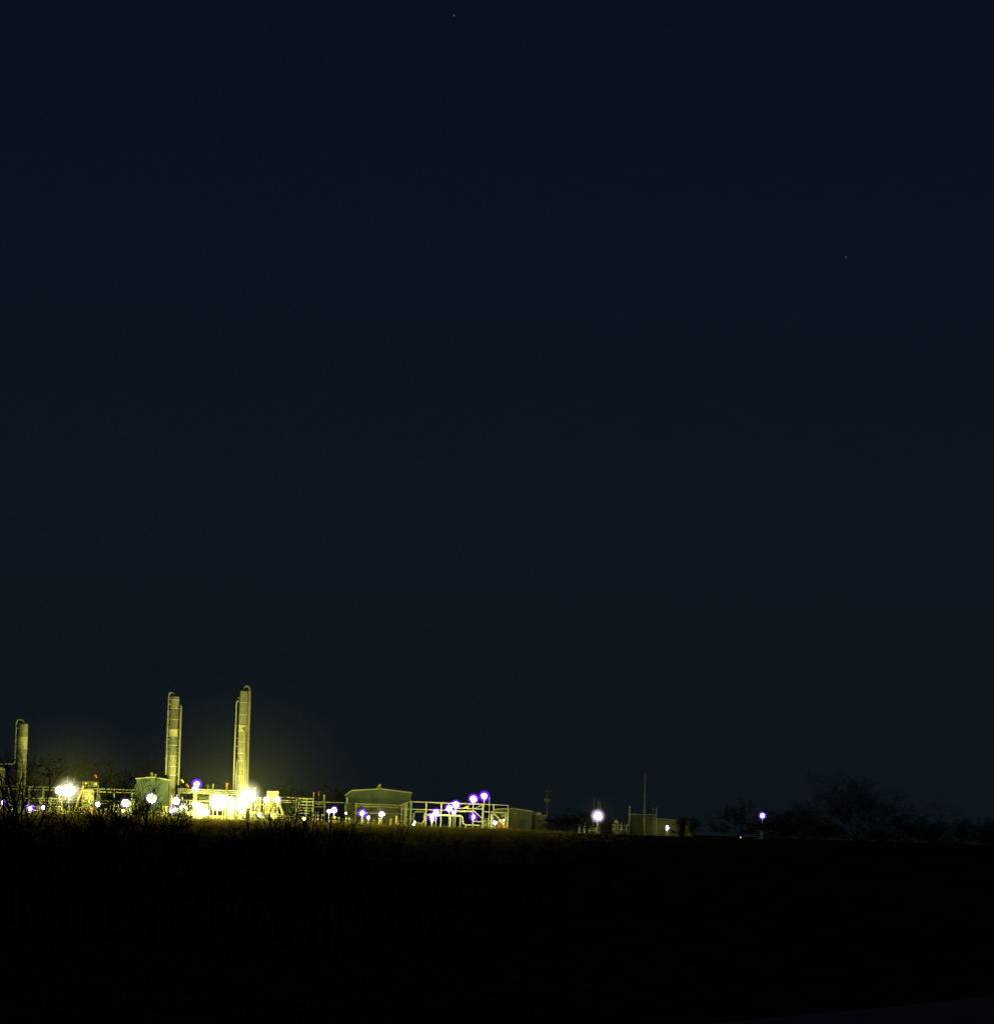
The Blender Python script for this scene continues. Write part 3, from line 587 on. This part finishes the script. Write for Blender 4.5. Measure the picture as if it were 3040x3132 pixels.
MB().tube([(x1, 1196, 0), (x1, 1196, b.z)], .13, 8).build('post', TRIM, gf)
zb = P(1928, 2491, 1196).z; MB().tube([(x0, 1196, zb), (x1, 1196, zb)], .13, 8).build('crossbar', TRIM, gf)
MB().tube([P(2000, 2497, 1196.4), P(1999, 2465, 1196.4), P(1997, 2456, 1196.4), P(1993, 2450, 1196.4)], [.28, .26, .2, .1], 8).build('vent_pipe', GREENEQ, gf)
MB().beam((x1 - 0.65, 1196.4, 0), (x1 - 0.65, 1196.4, P(2000, 2496, 1196.4).z), .2).build('stand', TRIM, gf)
# lit yard equipment left of the goalpost frame
manifold('yellow lit valve manifold beside the goalpost frame', 1896, 1924, 2514, 1192, 301, material=STEEL)
manifold('tilted pipe manifold beside the yellow lit manifold', 1874, 1898, 2512, 1194, 302, material=STEEL)
manifold('low dim manifold beneath the lone bright lamp', 1800, 1830, 2528, 1194, 303, material=STEEL)
cabinet('pale panel against the goalpost frame post', 1918, 1925, 2522, 1194, .8, CREAM)
drum('small pale drum beyond the lone bright lamp', 1878, 1892, 2515, 4, 1197, CREAM)
for px, t, lb in ((1772, 2524, 'small pale meter box beside the dark bushes'), (1788, 2514, 'taller pale meter box beside the dark bushes')):
    cabinet(lb, px - 3, px + 3, t, 1192, .5, CREAM, 'box', 'meter_box')
cabinet('dark low tank box beyond the grey shed', 2086, 2122, 2514, 1206, 4, DARK, 'box', 'metal_box')
for k, px in enumerate((2330,)):
    cabinet('small shiny box under the far lone lamp', 2327, 2334, 2548, 1194, .5, GALV, 'box', 'meter_box')

# ------------------------------------------------------------------ lamps (added violet halo on most)
V = 'violet-haloed lamps'  # the halos are added violet volumes around the lamps
K = 1000
LAMPS = [
 (8, 2456, 7, 13, 1.8, 'violet-haloed lamp beside the yellow box under the level pipe', 1186, .8),
 (92, 2474, 7, 15, 1.8, 'deep violet-haloed lamp on a short post near the gooseneck column', 1180, 1.2),
 (132, 2471, 6.5, 11, 3.0, 'small violet-haloed lamp at the end of the low pipe rack', 1184, .6),
 (182, 2418, 15, 0, 4, 'smaller half of the twin flood lamp above the low pipe rack', 1182, 0),
 (210, 2420, 21, 25, 21, 'huge twin flood lamp beside the railed platform', 1178, .25),
 (299, 2461, 8.5, 11, 3.0, 'small white lamp above the dull brown box', 1184, .4),
 (384, 2457, 14, 18, 5.5, 'round white lamp in front of the white cabinet', 1183, .4),
 (377, 2481, 6, 0, 0.39, 'tiny ground lamp below the white cabinet lamp', 1182, 0),
 (464, 2443, 17, 22, 3.6, 'large white lamp in front of the small green shed', 1176, .5),
 (539, 2451, 12, 16, 2.6, 'round white lamp at the foot of the banded column', 1184, .6),
 (602, 2399, 10, 18, 5, 'violet-haloed lamp standing above the pipe bridge', 1190, 1.0),
 (597, 2415, 10, 0, 2.6, 'white lamp just under the violet-haloed lamp on the pipe bridge', 1192, 0),
 (530, 2479, 12, 15, 1.62, 'ground lamp with violet halo beside the lying pale drum', 1180, .8),
 (562, 2470, 11, 14, 1.62, 'ground lamp above the lying pale drum', 1182, .4),
 (595, 2459, 9, 0, 1.95, 'white lamp above the squat white tank', 1188, 0),
 (612, 2480, 17, 0, 8, 'glaring white lamp in front of the squat white tank', 1186, 0),
 (633, 2486, 8, 12, 0.975, 'small violet rimmed lamp beside the legged tank', 1182, .8),
 (664, 2452, 19, 0, 12, 'glaring lamp in front of the legged white tank', 1186, 0),
 (690, 2440, 8, 0, 1.95, 'white lamp between the legged tank and the slim tank', 1188, 0),
 (707, 2462, 12, 0, 6, 'glaring lamp in front of the slim white tank', 1186, 0),
 (757, 2437, 26, 0, 26, 'brightest flood lamp at the foot of the tallest column', 1176, 0),
 (738, 2466, 14, 0, 6, 'glaring lamp below the brightest flood lamp', 1184, 0),
 (814, 2447, 9, 12, 2.6, 'violet rimmed lamp on the near side of the block heater', 1188, .7),
 (848, 2446, 9, 13, 2.6, 'violet rimmed lamp at the heater stair head', 1188, .9),
 (793, 2494, 7, 9, 0.65, 'small ground lamp before the dark valve wheels', 1184, .5),
 (929, 2505, 6, 0, 0.49, 'tiny ground lamp below the tiered rack', 1186, 0),
 (1006, 2483, 7, 10, 1.68, 'smaller bulb of the double violet lamp by the open rack', 1186, .7),
 (1021, 2479, 9.5, 14, 2.46, 'larger bulb of the double violet-haloed lamp by the open rack', 1186, 1.0),
 (1058.5, 2488, 3.8, 0, 1.0, 'small round lamp above the short yellow bollard', 1189.3, 0),
 (1107.5, 2488, 8, 15, 1.79, 'violet-haloed lamp in front of the big green shed door', 1184, 1.2),
 (1126.5, 2501, 5.5, 9, 0.896, 'smaller violet-haloed lamp low between the shed post lamps', 1184, .9),
 (1167, 2491, 9, 13, 2.02, 'flared lamp with faint violet halo before the big green shed', 1184, .5),
 (1268, 2515.5, 3.6, 0, 0.225, 'tiny upper lamp of the pair at the frame foot', 1186, 0),
 (1265, 2522, 3.6, 0, 0.225, 'tiny lower lamp of the pair at the frame foot', 1186, 0),
 (1334, 2487, 9.5, 16, 1.8, 'violet-haloed lamp inside the steel frame beside the teardrop lamp', 1186, 1.0),
 (1322, 2500, 8, 16, 1.2, 'teardrop lamp on a stout post inside the steel frame', 1187, .8),
 (1374, 2473, 10, 16, 1.5, 'lower of the violet-haloed pair on the steel frame', 1186, 1.0),
 (1394, 2463, 11, 17, 1.8, 'upper of the violet-haloed pair on the steel frame', 1185, 1.0),
 (1387, 2485, 6.5, 10, 0.6, 'small violet-haloed lamp tucked below the haloed pair', 1186, .9),
 (1448, 2445, 11, 18, 1.8, 'violet-haloed lamp standing over the diagonal braces', 1186, 1.2),
 (1481, 2436, 10, 18, 1.8, 'highest violet-haloed lamp, on the post beside the thin mast', 1186, 1.2),
 (1448, 2499, 7, 15, 1.12, 'violet-haloed teardrop lamp on the braced post', 1187, 1.3),
 (1514, 2517, 6.5, 9, 1.0, 'faintly violet-haloed lamp at the foot of the orange skid', 1188, .5),
 (1541, 2509, 3, 0, 0.9, 'work lamp hanging over the orange skid', 1190, 0),
 (1828, 2497, 15, 20, 2.73, 'lone bright lamp under two pale posts', 1186, .7),
 (2040.5, 2533, 5, 9, 0.3, 'doorway lamp on the dark grey shed', 1199, .6),
 (2332, 2496, 8, 13, 0.65, 'far lone violet lamp beside the dark trees', 1190, 1.1),
 (2265, 2562, 2.2, 0, 0.0006, 'tiny marker light low in the dark field', 1150, 0),
]
CLUSTER = {2040.5: [(0, 0, 2.6, 2.6)], 1322: [(0, -2, 5, 1.3), (0, 8, 3, 1.8)], 1167: [(0, 0, 6.4, .9), (7, 0, 3, .6)], 1828: [(0, 0, 10, .95), (4, 4, 8, .8)], 384: [(0, 0, 10, 1), (5, 6, 5, 1)],757: [(0, 0, 15, .9), (-17, 7, 10, 1.1), (13, -9, 10, .8), (18, 6, 8, 1.0), (-6, -13, 9, .8), (-8, 20, 7, 1.2)], 210: [(0, 0, 15, .9), (-13, 3, 11, .8), (9, -4, 11, .9), (2, 8, 9, .8)], 664: [(0, 0, 9, 1.3), (-12, 8, 6, 1.2), (11, 12, 6, 1.4), (4, -14, 6, .9)],
           612: [(0, 0, 8, 1.2), (-13, -12, 6, 1.3), (12, 4, 5, 1.2), (-3, 12, 6, .9)], 707: [(0, 0, 6, 1.5), (1, 14, 5, 1.4), (-2, -15, 5, 1.2)], 738: [(0, 0, 7, 1.4), (6, 16, 5, 1.3), (-6, 12, 5, 1.0)], 530: [(0, 0, 6, .7), (-8, 4, 4, .7), (9, -3, 5, .7)], 562: [(0, 0, 6, .8), (8, 3, 4, .8), (-9, 1, 4, .7)]}
GLARE_R = {757: 66, 210: 56, 182: 24, 664: 46, 612: 42, 707: 34, 738: 38, 464: 27, 384: 21, 539: 19, 595: 18, 597: 17, 690: 17, 814: 17, 848: 17, 530: 22, 562: 22, 1828: 30, 299: 13}  # radii of the added white glare balls
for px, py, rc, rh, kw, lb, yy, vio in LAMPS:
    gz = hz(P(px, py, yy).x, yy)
    lamp(px, py, rc, rh, kw * K, lb, yy, gz if yy < 1168 else 0.0, True, V if rh else 'white flood and ground lamps', vio, CLUSTER.get(px), GLARE_R.get(px, rc * 1.55))
# thin mast beside the highest lamp
mast(1497.5, 2440, .1, .07, 'thin bare mast beside the highest violet lamp', 1190)

# ------------------------------------------------------------------ bare trees
def tree(name, label, px, Y, py_top, wpx, seed, matl=BARK, levels=4, n1=5, trunk_frac=0.30, group=None, dens=7, lean=0.0, tw=0.03, rk=0.018, dome=0):
    """bare tree: short trunk, a few strong forking limbs that arch outward, side branches and twigs along all of them"""
    rd = random.Random(seed); b = P(px, 2520, Y); z0 = hz(b.x, Y) - 0.2; zt = P(px, py_top, Y).z; H = zt - z0; wd = wpx * Y / F_PX
    T = thing(name, label, 'tree', (b.x, Y, z0), group)
    trunk = MB(); crown = MB(); asp = max(0.35, min(1.4, wd / (H * (1 - trunk_frac))))
    def grow(p, d, L, r, lv):
        n = 6 if lv >= 3 else (5 if lv == 2 else 3)
        pts = [p]; rs = [r]; q = p; dd = d.copy(); bend = Vector((rd.gauss(0, .06), rd.gauss(0, .06), 0.03))
        dirs = []
        for i in range(n):
            dd = (dd + bend + Vector((rd.gauss(0, .13), rd.gauss(0, .13), rd.gauss(0, .11)))).normalized(); dirs.append(dd.copy())
            q = q + dd * (L / n); pts.append(q); rs.append(max(tw * 0.5, r * (1 - 0.72 * (i + 1) / n)))
        crown.tube(pts, rs, 5 if lv >= 3 else (4 if lv == 2 else 3), False)
        if lv <= 0: return
        kids = dens if lv > 1 else max(3, dens - 2); ph = rd.uniform(0, 6.28)
        for k in range(kids):
            t = 0.22 + 0.78 * (k + rd.random() * .7) / kids; t = min(t, .999); i = int(t * n); f = t * n - i; s_ = pts[i].lerp(pts[i + 1], f)
            ax = dirs[i]; e1 = ax.orthogonal().normalized(); e2 = ax.cross(e1); ph += 2.4 + rd.gauss(0, .5)
            out = e1 * math.cos(ph) + e2 * math.sin(ph); ang = rd.uniform(.45, 1.0)
            nd = (ax * math.cos(ang) + out * math.sin(ang)).normalized()
            if nd.z < -.25: nd.z *= -.4; nd.normalize()
            grow(s_, nd, L * rd.uniform(.38, .62) * (1.15 - .55 * t), max(tw, rs[i] * rd.uniform(.4, .6)), lv - 1)
    p0 = Vector((b.x, Y, z0)); r0 = H * rk; tp = [p0]; tr = [r0 * 1.25]; d = Vector((lean, 0, 1)).normalized()
    for i in range(4):
        d = (d + Vector((rd.gauss(0, .05), rd.gauss(0, .05), 0))).normalized(); tp.append(tp[-1] + d * H * trunk_frac / 4); tr.append(r0 * (1 - .09 * (i + 1)))
    trunk.tube(tp, tr, 7, False)
    az = rd.uniform(0, 6.28)
    for k in range(n1):
        az += 6.283 / n1 + rd.gauss(0, .35); til = (rd.uniform(.25, .6) if k else .08) * (0.55 + asp * .75)
        st = tp[-1] if k < 3 else tp[3].lerp(tp[4], rd.random())
        nd = (d + Vector((math.cos(az) * 1.25, math.sin(az), 0)) * math.tan(min(til, 1.15))).normalized()
        grow(st, nd, H * (1 - trunk_frac) * rd.uniform(.75, 1.0), r0 * rd.uniform(.38, .58), levels - 1)
    for k in range(dome):
        az += 2.4 + rd.gauss(0, .3); el = R(78 * (1 - (k + .5) / dome) + 4)
        st = p0.lerp(tp[-1], rd.uniform(.55, 1.0)); nd = Vector((math.cos(az) * math.cos(el), math.sin(az) * math.cos(el), math.sin(el)))
        grow(st, nd, math.hypot(math.cos(el) * wd * .5, math.sin(el) * H * .85) * rd.uniform(.7, .95), r0 * rd.uniform(.25, .45), levels - 1)
    zs_ = sorted(v[2] for v in crown.v); k = H / (zs_[int(len(zs_) * .998)] - z0)
    xs_ = sorted(abs(v[0] - b.x) for v in crown.v); kx = max(0.5, min(1.8, wd / 2 / xs_[int(len(xs_) * .985)]))
    zt_ = z0 + H * trunk_frac
    for mbx in (trunk, crown): mbx.v = [(b.x + (v[0] - b.x) * (1 + (kx - 1) * min(1, max(0, (v[2] - z0) / (H * trunk_frac)))), Y + (v[1] - Y) * kx, z0 + (v[2] - z0) * k) for v in mbx.v]
    trunk.build('trunk', matl, T); crown.build('crown', matl, T)
    return T
FG = 'bare trees on the slope before the plant'
FT = [(88, 420, 2275, 330, 11, 'tall bare tree in front of the gooseneck column', -.04, .34, 4, 7),
      (215, 430, 2375, 330, 12, 'bare tree with long side limbs before the domed vessel', .03, .36, 4, 6),
      (420, 400, 2365, 330, 13, 'bare tree in front of the small green shed', -.02, .36, 4, 7),
      (535, 440, 2412, 260, 24, 'bare tree reaching to the foot of the banded column', .03, .38, 4, 6),
      (660, 430, 2512, 260, 15, 'low bare tree below the overexposed white tanks', 0, .3, 4, 6),
      (790, 450, 2440, 200, 16, 'thin bare tree before the block heater', 0, .4, 4, 5),
      (890, 380, 2405, 250, 37, 'forked bare tree in front of the grey green tank', -.03, .46, 4, 6),
      (965, 390, 2418, 330, 18, 'wide bare tree spreading toward the big green shed', .08, .42, 4, 7),
      (1130, 440, 2505, 280, 19, 'slight bare tree below the big green shed', 0, .35, 4, 5),
      (1203, 450, 2448, 60, 20, 'sapling standing alone before the shed bollard', 0, .5, 3, 5),
      (20, 470, 2440, 240, 41, 'bare tree under the domed vessel at the slope foot', 0, .3, 4, 6),
      (720, 480, 2530, 240, 46, 'low bare tree below the brightest flood lamp', 0, .3, 4, 6),
      (845, 470, 2490, 200, 47, 'low bare tree below the heater stair', 0, .3, 4, 6),
      (1050, 470, 2500, 240, 48, 'low bare tree below the double violet lamp', 0, .3, 4, 6),
      (352, 388, 2405, 230, 61, 'bare tree with crossing twigs before the white cabinet', .02, .36, 4, 7),
      (478, 384, 2372, 260, 62, 'bare tree whose twigs cross the green shed wall and lamp', .02, .38, 4, 8),
      (48, 440, 2345, 230, 63, 'dense bare tree across the foot of the gooseneck column', 0, .34, 4, 7),
      (1015, 400, 2430, 240, 64, 'bare tree with slanting limbs below the double violet lamp', .10, .42, 4, 6),
      (866, 400, 2425, 190, 65, 'bare tree with upright forks before the heater stair', -.05, .44, 4, 6),
      (268, 400, 2405, 240, 66, 'bare tree with low bowed limbs before the orange box', .06, .38, 4, 6),
      (1330, 420, 2560, 280, 21, 'low bare tree below the long steel frame', 0, .3, 4, 5)]
for px, yy, t, wd, sd, lb, ln, tf, lv, dn in FT:
    tree('bare_tree', lb, px, yy, t, wd, sd, BARK, lv, 5, tf, FG, dn, ln, .025, .024)
BK = 'bare trees behind the plant'
for i, (px, t, wd, lb) in enumerate(((130, 2312, 230, 'brown lit bare tree behind the gooseneck column'), (225, 2308, 230, 'brown lit bare tree behind the twin flood lamp'), (330, 2322, 230, 'dim bare tree behind the railed platform'), (432, 2316, 210, 'dim bare tree behind the small green shed roof'), (610, 2372, 150, 'dim bare tree between the two tallest columns'), (905, 2395, 180, 'dim bare tree behind the many-tiered rack'), (1015, 2396, 190, 'dim bare tree behind the open rack'))):
    tree('bare_tree', lb, px, 1262 + (i * 7 % 17), t, wd, 50 + i, BARKL, 4, 6, .2, BK, 8, 0, .06, .016)
DK = 'dark trees beyond the dark shed'
for i, (px, yy, t, wd, lb) in enumerate(((1712, 1176, 2494, 130, 'dark leafless bush beside the utility pole'), (1762, 1182, 2474, 130, 'dark rounded bush beside the meter boxes'), (1866, 1206, 2500, 90, 'thin dim bush behind the lone bright lamp'), (2100, 1190, 2496, 90, 'dark small tree beside the low tank box'), (2258, 1150, 2445, 190, 'dark bare tree before the far lone lamp'), (2360, 1165, 2478, 170, 'dark bare tree beside the far lone lamp'))):
    tree('bare_tree', lb, px, yy, t, wd, 70 + i, BARK, 4, 2, .12, DK, 7, 0, .035, .014, 9)
for px, yy, t, wd, sd, lb, lv, n_ in ((2620, 1118, 2368, 540, 91, 'great dark bare tree with broad round crown beyond the field', 5, 9), (2460, 1124, 2452, 250, 92, 'dark bare tree crowding the side of the great round crown', 4, 8), (2770, 1110, 2462, 270, 93, 'dark thin bare tree past the great round crown', 4, 8), (2540, 1138, 2520, 200, 96, 'low dark thicket tree under the great round crown', 4, 8), (2690, 1136, 2525, 220, 97, 'low dark thicket tree beside the great trunk', 4, 8), (2860, 1130, 2508, 240, 98, 'dark ragged tree between the great crown and the field end', 4, 8), (2410, 1142, 2520, 160, 99, 'low dark thicket tree next to the far lone lamp', 4, 8), (2945, 1105, 2492, 260, 94, 'dark low bare tree at the far end of the field', 4, 8), (3050, 1100, 2500, 220, 95, 'dark stubby bare tree at the outermost field edge', 4, 8)):
    tree('bare_tree', lb, px, yy, t, wd, sd, BARK, 4, 2, .14, DK, 8, 0, .026, .013, 16 if lv == 5 else 10)

# ------------------------------------------------------------------ ground cover (nobody could count it)
rd = random.Random(3); gv, gf_ = [], []
def tuft(x, y, h, n=3):
    z = hz(x, y) - .03
    for _ in range(n):
        a = rd.uniform(0, 6.283); dx, dy = math.cos(a) * .09, math.sin(a) * .09; lx, ly = rd.gauss(0, .25) * h, rd.gauss(0, .25) * h
        o = len(gv); ox, oy = rd.gauss(0, .15), rd.gauss(0, .15)
        gv.extend([(x + ox - dx, y + oy - dy, z), (x + ox + dx, y + oy + dy, z), (x + ox + lx, y + oy + ly, z + h * rd.uniform(.6, 1.1))]); gf_.append((o, o + 1, o + 2))
for _ in range(65000):
    y = 1168 - abs(rd.gauss(0, 62)); x = rd.uniform(-150, 10) if rd.random() < .95 else 4 + abs(rd.gauss(0, 11))  # blades thin out sideways to follow the fading lamplight
    if y > 1022: tuft(x, y, rd.uniform(.35, .85) if rd.random() < .93 else rd.uniform(.9, 1.7), 3)
me = bpy.data.meshes.new('dry_grass'); me.from_pydata(gv, [], gf_); me.materials.append(GRASS)
o = bpy.data.objects.new('dry_grass', me); C.objects.link(o)
tag(o, 'dry brown grass and weeds covering the slope below the plant', 'grass', None, 'stuff')
# brush thicket low on the slope
bv = MB(); rb = random.Random(5)
for i in range(1500):
    y = rb.uniform(960, 1085) if i < 700 else rb.uniform(500, 950); x = rb.uniform(-.13, .02 if i % 4 else .10) * y; z = hz(x, y); h = rb.uniform(.8, 2.2) if rb.random() < .75 else rb.uniform(2.2, 4.5)
    for k in range(5):
        a = Vector((x, y, z)); b = a + Vector((rb.gauss(0, .42) * h, rb.gauss(0, .3) * h, h * rb.uniform(.6, 1)))
        mid = a.lerp(b, .5) + Vector((rb.gauss(0, .12), 0, 0))
        bv.tube([a, mid, b], [.05, .04, .02], 3, False)
        for j in range(2): bv.tube([mid.lerp(b, j * .4), mid.lerp(b, j * .4) + Vector((rb.gauss(0, .3) * h, 0, abs(rb.gauss(0, .3)) * h))], [.03, .02], 3, False)
o = bv.build('brush', BARK); tag(o, 'dark leafless brush filling the hollow before the plant', 'brush', None, 'stuff')

# ------------------------------------------------------------------ scattering volumes added for the lens glow around the largest lamps
for px, py, rr, dn, lb, yy in ((205, 2408, 32, .00075, 'added lens glow around the twin flood lamp', 1179), (757, 2425, 48, .00042, 'added lens glow around the brightest flood lamp', 1177), (1828, 2494, 9, .0012, 'added lens glow around the lone bright lamp', 1187)):
    c = P(px, py, yy); mm = bpy.data.materials.new('lens_glow'); mm.use_nodes = True; t = mm.node_tree; t.nodes.clear()
    vs = t.nodes.new('ShaderNodeVolumeScatter'); vs.inputs['Color'].default_value = (.9, 1, .8, 1)
    tco = t.nodes.new('ShaderNodeTexCoord'); ln = t.nodes.new('ShaderNodeVectorMath'); ln.operation = 'LENGTH'
    mr = t.nodes.new('ShaderNodeMapRange'); mr.inputs['From Min'].default_value = 0; mr.inputs['From Max'].default_value = rr * .98; mr.inputs['To Min'].default_value = 1; mr.inputs['To Max'].default_value = 0
    pw = t.nodes.new('ShaderNodeMath'); pw.operation = 'POWER'; pw.inputs[1].default_value = 2.0; mu = t.nodes.new('ShaderNodeMath'); mu.operation = 'MULTIPLY'; mu.inputs[1].default_value = dn * 2.6
    t.links.new(tco.outputs['Object'], ln.inputs[0]); t.links.new(ln.outputs['Value'], mr.inputs['Value']); t.links.new(mr.outputs[0], pw.inputs[0]); t.links.new(pw.outputs[0], mu.inputs[0]); t.links.new(mu.outputs[0], vs.inputs['Density'])
    om = t.nodes.new('ShaderNodeOutputMaterial'); t.links.new(vs.outputs[0], om.inputs['Volume'])
    o = MB().ball((0, 0, 0), rr, 32).build('lens_glow', mm, None, True); o.location = c; tag(o, lb, 'lens_glow', 'added glow around the flood lamps', 'stuff')

# ------------------------------------------------------------------ stars
for px, py, lb, k in ((1389, 46, 'faint star high over the shed', 1.0), (2587, 786, 'faint star high above the great dark tree', .8)):
    c = P(px, py, 9000); pass
    o = MB().ball((0, 0, 0), 1.5, 8).build('star', emis('starlight_%d' % int(k * 100), (.9, .95, 1.0), 0.14 * k)); o.location = c
    tag(o, lb, 'star', 'faint stars')
